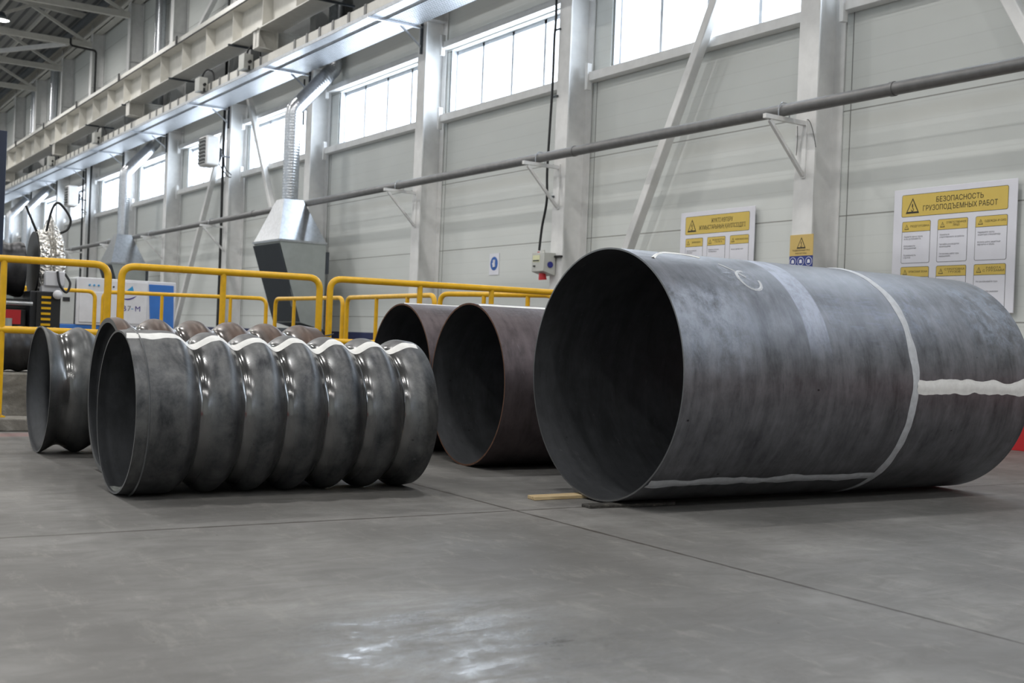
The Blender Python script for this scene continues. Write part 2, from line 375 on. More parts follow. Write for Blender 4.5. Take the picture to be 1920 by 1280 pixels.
# eave beam, roof, far and near walls, opposite wall
struct(MB().box(9.98, 10.02, -14, 70, 11.42, 11.85).box(9.86, 10.3, -14, 70, 11.8, 11.83).box(9.86, 10.3, -14, 70, 11.42, 11.45).build('trim_60', 'beige_paint'))
rz = lambda x: 12.15 + (10.4 - x) * .09 if x > -1.8 else 12.15 + (x + 14) * .09
struct(MB().add([(10.7, -14, rz(10.7)), (-1.8, -14, rz(-1.79)), (-1.8, 70, rz(-1.79)), (10.7, 70, rz(10.7)), (-14, -14, 12.15), (-14, 70, 12.15)], [(0, 1, 2, 3), (1, 4, 5, 2)]).build('ceiling', 'roof'))
wl = MB().box(-14.2, -14, -14, 70, 0, 4.9).box(-14.2, -14, -14, 70, 6.3, 12.3)
for k in range(15): wl.box(-14.2, -14, -14 + k * 6, -13.2 + k * 6, 4.9, 6.3)
struct(wl.build('wall_left', 'wall'))
for k in range(14):
    y0 = -13.2 + k * 6; y1 = y0 + 5.2
    f = MB().box(-14.06, -14.0, y0, y1, 4.9, 4.96).box(-14.06, -14.0, y0, y1, 6.24, 6.3)
    for j in range(6): f.box(-14.06, -14.0, y0 + j * 1.03, y0 + j * 1.03 + .05, 4.9, 6.3)
    fo = struct(f.build('window_%d' % (20 + k), 'frame_grey'))
    MB().add([(-14.1, y0, 4.9), (-14.1, y1, 4.9), (-14.1, y1, 6.3), (-14.1, y0, 6.3)], [(0, 1, 2, 3)]).build('pane', 'pane_left', fo)
struct(MB().box(-14, 10.6, 70, 70.2, 0, 14).build('wall_far', 'wall'))
struct(MB().box(-14, 10.6, -14.2, -14, 0, 14).build('wall_near', 'wall'))
# ------------------------------------------------------------------ roof trusses
def truss(cy, label):
    t = empty('roof_truss', (9.9, cy, 11.0), label, 'roof truss', 'steel trusses under the roof')
    MB().beam((9.95, cy, 11.0), (-13.9, cy, 11.0), .16, .2).build('bottom_chord', 'beige_paint', t)
    MB().beam((9.95, cy, rz(9.95) - .2), (-1.8, cy, rz(-1.79) - .2), .16, .18).build('top_chord', 'beige_paint', t)
    MB().beam((-1.8, cy, rz(-1.79) - .2), (-13.9, cy, rz(-13.9) - .2), .16, .18).build('top_chord', 'beige_paint', t)
    x = 9.75; up = True
    while x > -12.5:
        x2 = x - 1.9; a = (x, cy, 11.1 if up else rz(x) - .3); b = (x2, cy, rz(x2) - .3 if up else 11.1)
        MB().beam(a, b, .1, .1).build('diagonal', 'beige_paint', t); x = x2; up = not up
    return t
tl = {9.42: 'beige roof truss over the crane warning column', 14.27: 'beige roof truss over the socket box column', 18.75: 'beige roof truss over third column', 23.83: 'beige roof truss over the column beside the near fume hood'}
for cy in COLS[8:13]:
    i = COLS.index(cy)
    truss(cy, ['beige roof truss meeting wall right of the single tall riser duct', 'beige roof truss meeting wall left of the single tall riser duct', 'beige roof truss with lamp near it, at the dark elbowed pipe', 'beige roof truss just right of the paired riser ducts', 'farthest visible beige roof truss, between the paired riser ducts'][i - 8])
pl = MB()
for k, xx in enumerate((8.6, 7.2, 5.8, 4.4, 3.0)):
    tag(MB().box(xx - .04, xx + .04, 10, 69, rz(xx) - .14, rz(xx) - .01).build('roof_purlin', 'beige_paint'), ['purlin nearest the right wall, running under the roof deck', 'second purlin from the right wall under the roof deck', 'third purlin from the right wall under the roof deck', 'fourth purlin from the right wall under the roof deck', 'fifth purlin from the right wall under the roof deck'][k], 'purlin', 'long purlins under the roof deck')
tag(MB().beam((9.1, 44.3, 10.92), (6.2, 49.2, 10.92), .14, .14).build('roof_brace', 'white_paint'), 'pale straight horizontal brace bar running under the roof trusses', 'brace')
tag(MB().tube([(9.5, 20, 11.62), (9.5, 69, 11.62)], .13, 12).build('ceiling_pipe', 'dark_grey'), 'dark pipe running along under roof edge', 'pipe')
tag(MB().tube(fillet([(9.1, 43.7, 11.0), (9.1, 43.7, 10.75), (9.985, 43.7, 10.7), (9.985, 43.7, .02)], .1), .04, 8).build('drain_pipe', 'black'), 'black elbowed drain pipe running down beside the column under the truss', 'pipe')
# ------------------------------------------------------------------ high-bay lamps (behind, above and one in the picture)
def lamp(x, y, z, first=[]):
    if not first:
        t = empty('high_bay_lamp', (0, 0, 0), 'glowing white high bay lamp under the roof trusses', 'lamp', 'high bay lamps')
        MB().tube([(0, 0, .1), (0, 0, .3)], [.2, .1], 20).build('housing', 'dark_grey', t)
        MB().tube([(0, 0, .02), (0, 0, .12)], [.28, .2], 24, False).build('reflector', 'galv', t)
        MB().disc((0, 0, .05), (0, 0, 1), .25, .01, 24).build('diffuser', 'lamp', t)
        ld = bpy.data.lights.new('lamp_light', 'AREA'); ld.shape = 'DISK'; ld.size = .5; ld.energy = LAMP_W; ld.color = (1, .98, .955)
        lo = bpy.data.objects.new('lamp_light', ld); COL.objects.link(lo); lo.location = (0, 0, 0); lo.parent = t
        first.append(t)
    else: t = copy_tree(first[0])
    t.location = (x, y, z); return t
for yy in (-8, 0, 8, 16, 25, 34, 42.5, 52, 61):
    for xx in (-9.5, -4, 1.5, 6.6): lamp(xx, yy, 10.9)

# ------------------------------------------------------------------ pipes
def arc_profile(L, kind, R, amp, pitch=None, valleys=None, n_=None):
    k = n_ or int(L / .01); pts = []
    for i in range(k + 1):
        x = L * i / k; r = R
        if kind == 'corr':
            if x < valleys[0]:
                d = valleys[0] - x; r = R - amp * max(0., math.cos(PI * d / pitch)) ** 2.6 if d < pitch / 2 else R
                if x < .05: r = R - .006 * (1 - x / .05)
            elif x > valleys[-1]:
                d = x - valleys[-1]; r = R - amp * max(0., math.cos(PI * d / pitch)) ** 2.6 if d < pitch / 2 else R - .01 * min(1., (d - pitch / 2) / .08)
            else:
                for a, b in zip(valleys, valleys[1:]):
                    if a <= x <= b: r = R - amp * abs(math.cos(PI * (x - a) / (b - a))) ** 2.6
        elif kind == 'sine': r = R - amp * (1 - math.cos(2 * PI * x / pitch)) / 2
        pts.append((x, r))
    return pts
def pipe_shell(name, X, Y, R, rot, prof, th, mat, edge, label, cat, group=None, dz=0., seg=160):
    """prof: (x, r) outer profile in local x; an Empty at the contact line carries the turn"""
    t = empty(name, (X, Y, dz), label, cat, group)
    mb = MB(); P = prof; k = len(P); vs = []; fs = []
    def ring(x, r): return [(x, -r * math.sin(2 * PI * j / seg), R + r * math.cos(2 * PI * j / seg)) for j in range(seg)]
    rings = [ring(x, r) for x, r in P] + [ring(x, r - th) for x, r in reversed(P)]
    for r_ in rings: vs += r_
    nR = len(rings)
    for i in range(nR):
        i2 = (i + 1) % nR; mi = 1 if i in (k - 1, nR - 1) else 0
        fl = [(i * seg + j, i * seg + (j + 1) % seg, i2 * seg + (j + 1) % seg, i2 * seg + j) for j in range(seg)]
        if mi == 0 and i >= k: mi = 2
        mb.f += fl; mb.sm += [True] * seg; mb.mi += [mi] * seg
    mb.v = [tuple(Vector(v) + Vector((X, Y, dz))) for v in vs]
    mb.build('shell', [mat, edge, 'inner_shaded'], t, angle=40)
    t.rotation_euler.z = math.radians(rot)
    return t
def strip(t, name, mat, path, half, prof_r, R, off=.0025, jag=.25, seed=0, thick=1, label=None):
    """painted stripe lying on the surface; path: list of (x, theta_deg); half: half width in metres"""
    loc = Vector(t.location); vs = []; fs = []; nW = 5
    for i, (x, a) in enumerate(path):
        x0, a0 = path[max(i - 1, 0)]; x1, a1 = path[min(i + 1, len(path) - 1)]
        r = prof_r(x); dx = x1 - x0; ds = math.radians(a1 - a0) * r; L = math.hypot(dx, ds) or 1; nx, ns = -ds / L, dx / L
        wl = half * (1 + jag * noise.noise(Vector((i * .11, seed, 0))) * 2 + jag * .8 * noise.noise(Vector((i * .33, seed + 5, 0))) * .7)
        wr = half * (1 + jag * noise.noise(Vector((i * .13, seed + 9, 0))) * 2 + jag * .8 * noise.noise(Vector((i * .37, seed + 3, 0))) * .7)
        for j in range(nW):
            q = -wl + (wl + wr) * j / (nW - 1); xx = x + nx * q; rr_ = prof_r(xx); aa = math.radians(a) + ns * q / rr_
            h = off * (2.6 if j == nW // 2 else .9 if 0 < j < nW - 1 else .35)
            vs.append((loc.x + xx, loc.y - (rr_ + h) * math.sin(aa), loc.z + R + (rr_ + h) * math.cos(aa)))
    for i in range(len(path) - 1):
        for j in range(nW - 1): fs.append((i * nW + j, i * nW + j + 1, (i + 1) * nW + j + 1, (i + 1) * nW + j))
    mb = MB(); mb.add(vs, fs, True)
    o = mb.build(name, mat, t)
    if label: o['label'] = label
    return o
# big pipe
BX, BY, BR, BL = 3.934, 5.155, .698, 2.83
prof = [(0, BR)] + [(BL * i / 20, BR) for i in range(1, 21)]
big = pipe_shell('large_steel_pipe', BX, BY, BR, -1.09, prof, .009, 'big', 'bright_edge', 'large dark grey steel pipe lying on the floor at right with white painted weld lines', 'pipe', dz=.008, seg=220)
cr = lambda x: BR
strip(big, 'ring_weld', 'paint_grey', [(1.735, a) for a in range(-180, 181, 2)], .03, cr, BR, jag=.3, seed=2, label='white painted ring weld around the pipe')
strip(big, 'lengthwise_weld', 'paint_grey', [(.01 + .02 * i, 142.6 + .4 * math.sin(i * .2)) for i in range(86)], .034, cr, BR, jag=.35, seed=4)
strip(big, 'lengthwise_weld', 'paint_mark', [(1.75 + .02 * i, 90.5 + .3 * math.sin(i * .3)) for i in range(54)], .042, cr, BR, jag=.3, seed=6)
strip(big, 'chalk_mark', 'paint_mark', [(.1 + .02 * i, 24 - 14 * math.sin(i * .12)) for i in range(17)], .012, cr, BR, jag=.5, seed=31)
strip(big, 'chalk_mark', 'paint_mark', [(.42 + .01 * i, 11 + .9 * i) for i in range(8)], .008, cr, BR, jag=.5, seed=32)
strip(big, 'chalk_mark', 'paint_grey', [(.66 + .07 * math.cos(i * .35), 38 + 7 * math.sin(i * .35)) for i in range(15)], .008, cr, BR, off=.0015, jag=.9, seed=33)
strip(big, 'chalk_mark', 'paint_grey', [(.56 + .012 * i, 24 + 1.5 * i) for i in range(9)], .008, cr, BR, off=.0015, jag=.9, seed=34)
# front corrugated
def corr_r(P):
    def f(x):
        x = min(max(x, P[0][0]), P[-1][0]); k = (x - P[0][0]) / (P[-1][0] - P[0][0]) * (len(P) - 1); i = min(int(k), len(P) - 2); t = k - i
        return P[i][1] * (1 - t) + P[i + 1][1] * t
    return f
CXX, CYY, CR, CL = 1.571, 6.146, .425, 1.655
val = [.345 + .226 * i for i in range(6)]
P1 = arc_profile(CL, 'corr', CR, .056, .226, val)
cor = pipe_shell('corrugated_steel_pipe', CXX, CYY, CR, -1.1, P1, .01, 'corr', 'bright_edge', 'shiny dark corrugated pipe in front with a wavy white painted line along its top', 'pipe')
strip(cor, 'weld_line', 'paint_mark', [(.005 + .011 * i, 20 + 1.5 * math.sin(i * .22)) for i in range(149)], .036, corr_r(P1), CR, jag=.25, seed=11, label='white painted line over the corrugations')
strip(cor, 'lip_weld', 'bright_edge', [(.062, a) for a in range(-180, 181, 3)], .004, corr_r(P1), CR, off=.004, jag=.3, seed=12)
vs = []; fs = []
for i in range(13):
    for j in range(13):
        x = .01 + .3 * i / 12; a = math.radians(180 + (-26 + 40 * j / 12)); ed = 1 if (i in (0, 12) or j in (0, 12)) else 0
        x += .03 * noise.noise(Vector((i * .4, j * .5, 3))) * ed; a += .12 * noise.noise(Vector((j * .5, i * .4, 8))) * ed
        r = corr_r(P1)(x) - .0125; vs.append((CXX + x, CYY - r * math.sin(a), CR + r * math.cos(a)))
for i in range(12):
    for j in range(12): fs.append((i * 13 + j, i * 13 + j + 1, (i + 1) * 13 + j + 1, (i + 1) * 13 + j))
co = MB().add(vs, fs, True).build('dust_patch', 'dust', cor); co['label'] = 'pale dusty patch inside the open end'
# corrugated behind it
P2 = arc_profile(1.27, 'corr', .458, .055, .235, [.155 + .228 * i for i in range(5)])
cb = pipe_shell('corrugated_steel_pipe', 1.735, 7.035, .458, -1., P2, .028, 'corr_brown', 'bright_edge', 'brownish thick-rimmed corrugated pipe half hidden behind the front shiny one', 'pipe')
# left corrugated
P3 = arc_profile(1.9, 'sine', .422, .05, .245)
cl = pipe_shell('corrugated_steel_pipe', 1.604, 8.286, .422, -.9, P3, .01, 'corr_left', 'bright_edge', 'grey corrugated pipe with flared open end, leftmost on the open floor', 'pipe')
# brown pipes
b1 = pipe_shell('brown_steel_pipe', 4.129, 6.948, .56, -3.6, [(0, .56), (1.25, .56), (2.5, .56)], .012, 'brown', 'rust', 'nearer brown steel pipe with rusty rim, just behind the large pipe', 'pipe', 'brown steel pipes')
strip(b1, 'weld_line', 'paint_mark', [(.005 + .03 * i, 13.) for i in range(60)], .028, lambda x: .56, .56, jag=.25, seed=21)
b2 = pipe_shell('brown_steel_pipe', 4.2, 8.085, .563, -3.0, [(0, .563), (1.25, .563), (2.5, .563)], .012, 'brown', 'rust', 'farther brown steel pipe between the railing and the nearer brown pipe', 'pipe', 'brown steel pipes')
strip(b2, 'weld_line', 'paint_mark', [(.005 + .03 * i, 3.) for i in range(60)], .012, lambda x: .563, .563, jag=.3, seed=23)
# small corrugated on the concrete block behind the rail
P4 = arc_profile(1.35, 'sine', .2, .018, .15)
c4 = pipe_shell('corrugated_steel_pipe', .9, 10.95, .2, 0, P4, .01, 'corr_dark', 'bright_edge', 'small dark corrugated pipe lying on the concrete block behind the railing', 'pipe', dz=.43)
tag(MB().prism([(3.62, 5.305), (4.2, 5.3), (4.2, 5.40), (3.63, 5.39)], 2, 0, .02).build('wooden_board', 'timber', bevel=.003), 'pale wooden board wedged under far side of the large pipe end', 'board')
tag(MB().prism([(3.735, 4.955), (4.3, 4.92), (4.3, 5.01), (3.74, 5.035)], 2, 0, .017).build('wooden_board', 'timber_dark', bevel=.003), 'dark dirty wooden board under the near side of the large pipe end', 'board')

# ------------------------------------------------------------------ kerb and block
FY = lambda x: 10.08 - (x - 1.65) * .12
tag(MB().prism([(-1.5, FY(-1.5) - .2), (7.15, FY(7.15) - .2), (7.15, FY(7.15) + .13), (-1.5, FY(-1.5) + .13)], 2, 0, .1).build('concrete_kerb', 'concrete', bevel=.01), 'low pale concrete kerb carrying the front yellow railing', 'kerb')
tag(MB().box(-1.0, 2.9, 10.62, 11.35, 0, .43).build('concrete_block', 'concrete', bevel=.015), 'rough concrete block behind the railing under a small corrugated pipe', 'concrete block')

# ------------------------------------------------------------------ railings
def railing(a, b, zt, z0, zm, posts, label, r=.03, rp=.026, group='yellow pipe railings', vis_a=True, rm=.03, base=True):
    a = Vector((*a, 0)); b = Vector((*b, 0)); zc = zt - r
    t = empty('yellow_railing', (a.x, a.y, z0), label, 'railing', group)
    P = [(a.x, a.y, z0), (a.x, a.y, zc), (b.x, b.y, zc), (b.x, b.y, z0)]
    MB().tube(fillet(P, .11), r, 14).build('frame', 'yellow', t)
    for q in posts:
        p = a.lerp(b, q); MB().tube([(p.x, p.y, z0), (p.x, p.y, zc)], rp, 12).build('post', 'yellow', t)
    if zm: MB().tube([(a.x, a.y, zm), (b.x, b.y, zm)], rm, 12).build('mid_rail', 'yellow', t)
    if base:
        for q in [0, 1] + list(posts):
            p = a.lerp(b, q); MB().box(p.x - .044, p.x + .044, p.y - .06, p.y + .06, z0, z0 + .01).build('base_plate', 'yellow', t)
            for s_ in (-1, 1): MB().tube([(p.x, p.y + s_ * .048, z0 + .01), (p.x, p.y + s_ * .048, z0 + .035)], .009, 6).build('anchor_bolt', 'galv', t)
    return t
def FY(x): return 10.08 - (x - 1.65) * .12
zt = 1.395
railing((.4, FY(.4)), (2.45, FY(2.45)), zt, .1, .80, [(1.66 - .4) / 2.05], 'nearest yellow railing section at left, in front of the foil wrapped machine')
railing((2.555, FY(2.555)), (4.245, FY(4.245)), zt, .1, .80, [.495], 'front yellow railing section before the white and blue cabinet')
railing((4.34, FY(4.34)), (6.95, FY(6.95)), zt, .1, .80, [.33, .61], 'front yellow railing section behind the brown pipes, running up to the large pipe')
tag(MB().tube(bez([(4.2, 9.73, .86), (4.29, 9.72, .85), (4.38, 9.73, .87)], 6), .006, 6).build('tie_wire', 'dark_grey'), 'thin wire tying two front railing sections together', 'wire')
zb = 1.365
railing((1.6, 17.25), (4.05, 17.2), zb, 0, .75, [.62], 'back yellow railing section in front of the white cabinet doors', .028, .024)
railing((4.15, 17.15), (6.12, 15.95), zb, 0, .75, [.36, .78], 'back yellow railing section before the blue cabinet panel', .028, .024)
railing((6.22, 15.85), (6.3, 13.75), zb, 0, .75, [.3], 'back yellow railing section in front of the near fume hood', .028, .024)
railing((6.3, 13.62), (6.22, 11.2), zb, 0, .75, [.37, .72], 'back yellow railing section running forward right of the near fume hood', .028, .024)
railing((6.22, 11.08), (6.75, 9.68), zb + .012, 0, .75, [.4, .78], 'side yellow railing section meeting the front railing beside the large pipe', .028, .024, base=False)

# ------------------------------------------------------------------ grey gas pipe with brackets
gx, gz = 9.6, 3.575
gp = MB(); gp.tube([(gx, -6, gz), (gx, 69, gz)], .068, 16)
for yy in (7.9, 13.4, 26, 38): gp.tube([(gx, yy, gz), (gx, yy + .05, gz)], .076, 16)
tag(gp.build('wall_pipe', 'grey_pipe'), 'long grey pipe running along the wall on brackets', 'pipe')
bl = ['white triangular bracket carrying the grey pipe at the crane warning sign column', 'white triangular bracket carrying the grey pipe above the socket box', 'white triangular bracket carrying the grey pipe on the column right of the near fume hood', 'white triangular bracket behind the near fume hood', 'white triangular bracket on column beside louvred heater', 'white triangular bracket on the column left of the long brace under the heater', 'white triangular bracket left of second fume hood', 'white triangular bracket beyond second heater', 'white triangular bracket above foil wrapped machine', 'farthest white triangular bracket of the grey pipe']
br0 = None
for i, cy in enumerate(COLS[3:13]):
    if br0 is None:
        br0 = empty('pipe_bracket', (9.95, cy, 3.45)); t = br0
        MB().beam((9.93, cy, 3.47), (9.3, cy, 3.475), .05, .05).build('arm', 'white_paint', t)
        MB().beam((9.93, cy, 2.88), (9.38, cy, 3.44), .04, .04).build('strut', 'white_paint', t)
        MB().box(9.93, 9.95, cy - .03, cy + .03, 2.85, 3.52).build('back_plate', 'white_paint', t)
        MB().tube(bez([(gx - .08, cy, 3.47), (gx - .085, cy, gz), (gx - .05, cy, gz + .07), (gx, cy, gz + .082), (gx + .05, cy, gz + .07), (gx + .085, cy, gz), (gx + .08, cy, 3.47)], 4), .007, 6).build('clamp', 'galv', t)
    else: t = copy_tree(br0); t.location = (9.95, cy, 3.45)
    tag(t, bl[i], 'bracket', 'brackets of the grey wall pipe')
tag(MB().tube(bez([(9.88, 9.33, 3.5), (9.9, 9.3, 3.45), (9.92, 9.26, 3.3), (9.93, 9.24, 3.18)], 6), .004, 6).tube(bez([(9.9, 9.5, 3.45), (9.93, 9.52, 3.3), (9.93, 9.53, 3.12)], 6), .004, 6).build('loose_wire', 'black'), 'loose black wire ends hanging at the bracket above the crane sign', 'wire')
tag(MB().tube(bez([(10.18, 11.42, 4.92), (10.21, 11.46, 4.88), (10.215, 11.45, 4.8), (10.2, 11.46, 4.68), (10.2, 11.48, 4.64)], 6), .007, 6).build('loose_wire', 'black'), 'short black wire hanging over the sill rail of the nearest full window', 'wire')

# ------------------------------------------------------------------ diagonal wall braces
def brace(a, b, label):
    y0, z0 = a; y1, z1 = b
    return tag(MB().beam((10.13, y0, z0), (10.13, y1, z1), .13, .13, up=(1, 0, 0)).build('wall_brace', 'white_paint', bevel=.012), label, 'brace', 'diagonal wall braces')
brace((9.6, 8.35), (13.95, 0.0), 'white diagonal brace crossing the nearest full window and the wall beside the Kazakh poster')
brace((9.25, 8.35), (4.7, .3), 'white diagonal brace at the right edge above the Russian poster')
brace((28.85, 7.8), (23.98, .3), 'white diagonal brace left of the near fume duct')
brace((29.15, 7.0), (34.1, -.0), 'white diagonal brace under the louvred heater')
brace((29.2, 10.6), (34.2, 8.4), 'white diagonal brace high above the crane beam')

# ------------------------------------------------------------------ crane runway beam
t = empty('crane_runway_beam', (9.05, 30, 7.3), 'long beige crane runway beam with web stiffeners, high along the wall', 'crane beam')
MB().box(8.8, 9.3, -6, 68, 7.3, 7.325).build('bottom_flange', 'beige_paint', t)
MB().box(9.04, 9.056, -6, 68, 7.325, 8.05).build('web', 'beige_paint', t)
MB().box(8.78, 9.32, -6, 68, 8.05, 8.075).box(8.78, 8.8, -6, 68, 8.075, 8.2).build('top_flange', 'beige_paint', t)
yy = 12.7
while yy < 66:
    MB().box(8.82, 9.04, yy, yy + .014, 7.325, 8.05).build('stiffener', 'beige_paint', t); yy += 1.86
MB().box(9.02, 9.1, -6, 68, 8.075, 8.17).build('crane_rail', 'charcoal', t)
MB().box(9.32, 9.94, -6, 68, 8.05, 8.07).build('walkway_shade_plate', 'dark_grey', t)  # guessed walkway plate, added to keep lamp light off the wall behind
t = empty('conductor_rail', (8.75, 30, 8.03), 'thin dark conductor rail along the crane beam edge', 'conductor rail')
MB().tube([(8.755, 5, 8.05), (8.755, 67, 8.05)], .018, 6).build('conductor', 'charcoal', t)
for yy in (14.2, 19.2, 24.3, 29.7, 35.3, 40.7, 46.0, 51.5, 57, 62.5): MB().box(8.73, 8.76, yy, yy + .1, 8.03, 8.26).build('clip', 'black', t)
cl_ = ['beige corbel under crane beam on the column beside the near fume duct', 'beige corbel under crane beam on the column left of the heater', 'beige corbel under crane beam between the far heater and second fume duct', 'farthest beige corbel under the crane beam']
for i, cy in enumerate((24.1, 34.35, 44.3, 54.3)):
    t = empty('crane_corbel', (9.4, cy, 6.6), cl_[i], 'corbel', 'corbels under the crane beam')
    MB().prism([(9.95, 7.28), (8.78, 7.28), (8.78, 6.92), (9.1, 6.84), (9.95, 6.84)], 1, cy - .012, cy + .012).build('web', 'beige_paint', t)
    MB().box(8.74, 9.95, cy - .17, cy + .17, 7.27, 7.3).build('top_plate', 'beige_paint', t)
    MB().box(8.78, 8.8, cy - .17, cy + .17, 6.9, 7.27).build('end_plate', 'beige_paint', t)
    MB().beam((8.8, cy, 6.9), (9.95, cy, 6.84), .34, .02).build('bottom_plate', 'beige_paint', t)
    MB().box(9.2, 9.22, cy - .17, cy + .17, 6.86, 7.27).build('rib', 'beige_paint', t)
hl = ['nearest', 'second', 'third', 'fourth', 'fifth', 'sixth']
for i, yy in enumerate((21.0, 25.7, 30.2, 34.8, 39.2, 44.7)):
    tag(MB().box(8.72, 9.62, yy - .02, yy + .02, 7.25, 7.29).build('cross_bar', 'dark_grey'), '%s thin dark cross bar clamped beneath the crane beam, counting from the camera' % hl[i], 'cross bar', 'cross bars under the crane beam')

# ------------------------------------------------------------------ cable trays, trunking, tap boxes
ZT = 6.48
def tray(x0, x1, name, label, mat):
    t = empty(name, ((x0 + x1) / 2, 30, ZT), label, 'cable tray')
    MB().box(x0, x1, -6, 67, ZT, ZT + .004).build('tray_bottom', mat, t)
    MB().box(x0, x0 + .004, -6, 67, ZT, ZT + .07).box(x1 - .004, x1, -6, 67, ZT, ZT + .07).build('tray_lip', 'tray', t)
    return t
tray(8.9, 9.12, 'cable_tray', 'narrow smooth galvanised cable tray on the aisle side', 'tray')
tray(9.22, 9.84, 'cable_tray', 'wide perforated galvanised cable tray nearer the wall', 'galv_perf')
al = {4: 'tray bracket right of frame top above the socket box column', 5: 'nearest fully visible tray bracket, on the column right of near fume duct', 6: 'tray bracket beside the elbow of the near fume duct', 7: 'tray bracket on the column with the first louvred heater', 8: 'tray bracket left of the first louvred heater', 9: 'tray bracket by the second fume duct elbow', 10: 'tray bracket above the second louvred heater', 11: 'tray bracket left of the second heater', 12: 'tray bracket by the far fume ducts'}
tb = None
for i in range(5, 13):
    cy = COLS[i]
    if tb is None:
        tb = t = empty('tray_bracket', (9.95, cy, 6.4))
        MB().box(8.85, 9.95, cy - .02, cy + .02, 6.435, 6.475).build('arm', 'galv', t)
        MB().beam((9.93, cy, 6.1), (9.5, cy, 6.42), .03, .03).build('strut', 'galv', t)
        MB().box(9.91, 9.95, cy - .02, cy + .02, 5.98, 6.55).build('rail', 'dark_grey', t)
    else: t = copy_tree(tb); t.location = (9.95, cy, 6.4)
    tag(t, al[i], 'bracket', 'brackets of the cable trays')
t = empty('busbar_trunking', (9.05, 30, 6.56), 'beige busbar trunking with dark joint clamps lying over the tray', 'busbar')
MB().box(8.97, 9.07, 5, 66, 6.57, 6.76).build('casing', 'beige_paint', t)
yy = 15.3; k = 0
while yy < 60:
    MB().box(8.955, 9.085, yy, yy + .09, 6.555, 6.775).build('joint_clamp', 'grey_pipe', t); yy += (.62, .62, .62, 1.9, .7, .7)[k % 6]; k += 1
tbl = ['grey tap-off box with cable on the trunking, nearest, beside the corbel', 'grey tap-off box on the trunking above the first louvred heater', 'grey tap-off box on the trunking above the second fume duct', 'farthest grey tap-off box on the trunking']
for i, yy in enumerate((24.85, 27.9, 38.2, 44.95)):
    t = empty('tap_off_box', (8.95, yy, 6.55), tbl[i], 'tap-off box', 'tap-off boxes on the busbar')
    MB().box(8.74, 8.95, yy - .17, yy + .17, 6.565, 6.9).build('casing', 'box_grey', t, bevel=.01)
    MB().tube([(8.86, yy - .18, 6.72), (8.86, yy - .25, 6.72)], .035, 10).build('knob', 'black', t)
    MB().box(8.84, 8.88, yy - .2, yy - .17, 6.55, 6.64).build('switch', 'black', t)
    MB().box(8.75, 8.76, yy - .03, yy + .03, 6.62, 6.66).build('lamp_lens', 'red_plastic', t)
    MB().tube(bez([(8.86, yy, 6.86), (8.87, yy - .05, 7.0), (8.92, yy - .2, 7.08), (9.0, yy - .36, 7.0), (9.02, yy - .42, 6.785)], 6), .022, 8).build('cable', 'black', t)

# ------------------------------------------------------------------ fume hoods and ducts
def duct_path(pts, r, t, name='duct'):
    P = fillet(pts, .09, 3); out = [P[0]]; 
    # resample and ridge like spiral duct
    d = []; tot = 0; acc = [0]
    for a, b in zip(P, P[1:]): tot += (b - a).length; acc.append(tot)
    k = int(tot / .02); Q = []; rs = []
    for i in range(k + 1):
        s_ = tot * i / k; j = 0
        while j < len(acc) - 2 and acc[j + 1] < s_: j += 1
        f = (s_ - acc[j]) / max(1e-6, acc[j + 1] - acc[j]); Q.append(P[j].lerp(P[j + 1], min(1, f))); rs.append(r + (.005 if i % 3 == 0 else 0))
    return MB().tube(Q, rs, 24).build(name, 'galv', t, angle=60)
def hood(cy, label, k=0):
    t = empty('fume_hood', (9.3, cy, 0), label, 'fume hood', 'fume extraction hoods')
    y0, y1 = cy - .72, cy + .72
    # pyramid
    zb_, zt_ = 2.74, 3.62; x0, x1 = 8.8, 9.82; a0, a1 = 9.07, 9.49; c0, c1 = cy - .21, cy + .21
    vs = [(x0, y0, zb_), (x1, y0, zb_), (x1, y1, zb_), (x0, y1, zb_), (a0, c0, zt_), (a1, c0, zt_), (a1, c1, zt_), (a0, c1, zt_)]
    MB().add(vs, [(0, 1, 5, 4), (1, 2, 6, 5), (2, 3, 7, 6), (3, 0, 4, 7), (4, 5, 6, 7), (3, 2, 1, 0)]).build('cone', 'galv', t)
    MB().box(x0 - .02, x1 + .02, y0 - .02, y1 + .02, 2.7, 2.745).build('flange', 'galv', t)
    MB().prism([(x0 + .01, 2.7), (x1, 2.7), (x1, .95), (9.32, 1.08)], 1, y0, y1).build('body', 'hood_grey', t)
    g = MB(); N = 34
    A = Vector((x0 + .0, 0, 2.66)); B = Vector((9.31, 0, 1.1)); d = (B - A).normalized(); nn = Vector((-d.z, 0, d.x)) * -1
    if nn.x > 0: nn = -nn
    g.beam(Vector((A.x, y0 + .01, A.z)) + nn * .006, Vector((B.x, y0 + .01, B.z)) + nn * .006, .012, .03, up=(0, 1, 0))
    for i in range(N):
        y = y0 + .03 + (y1 - y0 - .06) * i / (N - 1)
        g.beam(Vector((A.x, y, A.z)) + nn * .012, Vector((B.x, y, B.z)) + nn * .012, .02, .022, up=(0, 1, 0))
    g.beam(Vector((A.x, cy, A.z)) + nn * .003, Vector((B.x, cy, B.z)) + nn * .003, .006, 1.44, up=(0, 1, 0))
    g.build('filter_grille', 'dark_grey', t)
    MB().beam((9.05, y0 + .1, 1.9), (9.2, y0 + .1, 1.4), .02, .2, up=(0, 1, 0)).build('side_plate', 'hood_grey', t)
    MB().box(9.83, 9.9, y0 + .0, y0 + .1, 2.1, 2.55).build('handle_rail', 'dark_grey', t)
    s = MB(); s.box(9.28, 9.84, y0, y1, .88, .96)
    for xx in (9.3, 9.76):
        for y in (y0 + .02, y1 - .08): s.box(xx, xx + .06, y, y + .06, 0, .9)
    s.build('stand', 'dark_grey', t)
    duct_path([(9.28, cy, 3.6), (9.28, cy, 5.5), (10.17, cy, 6.52), (10.17, cy, 11.35)], .165, t)
    return t
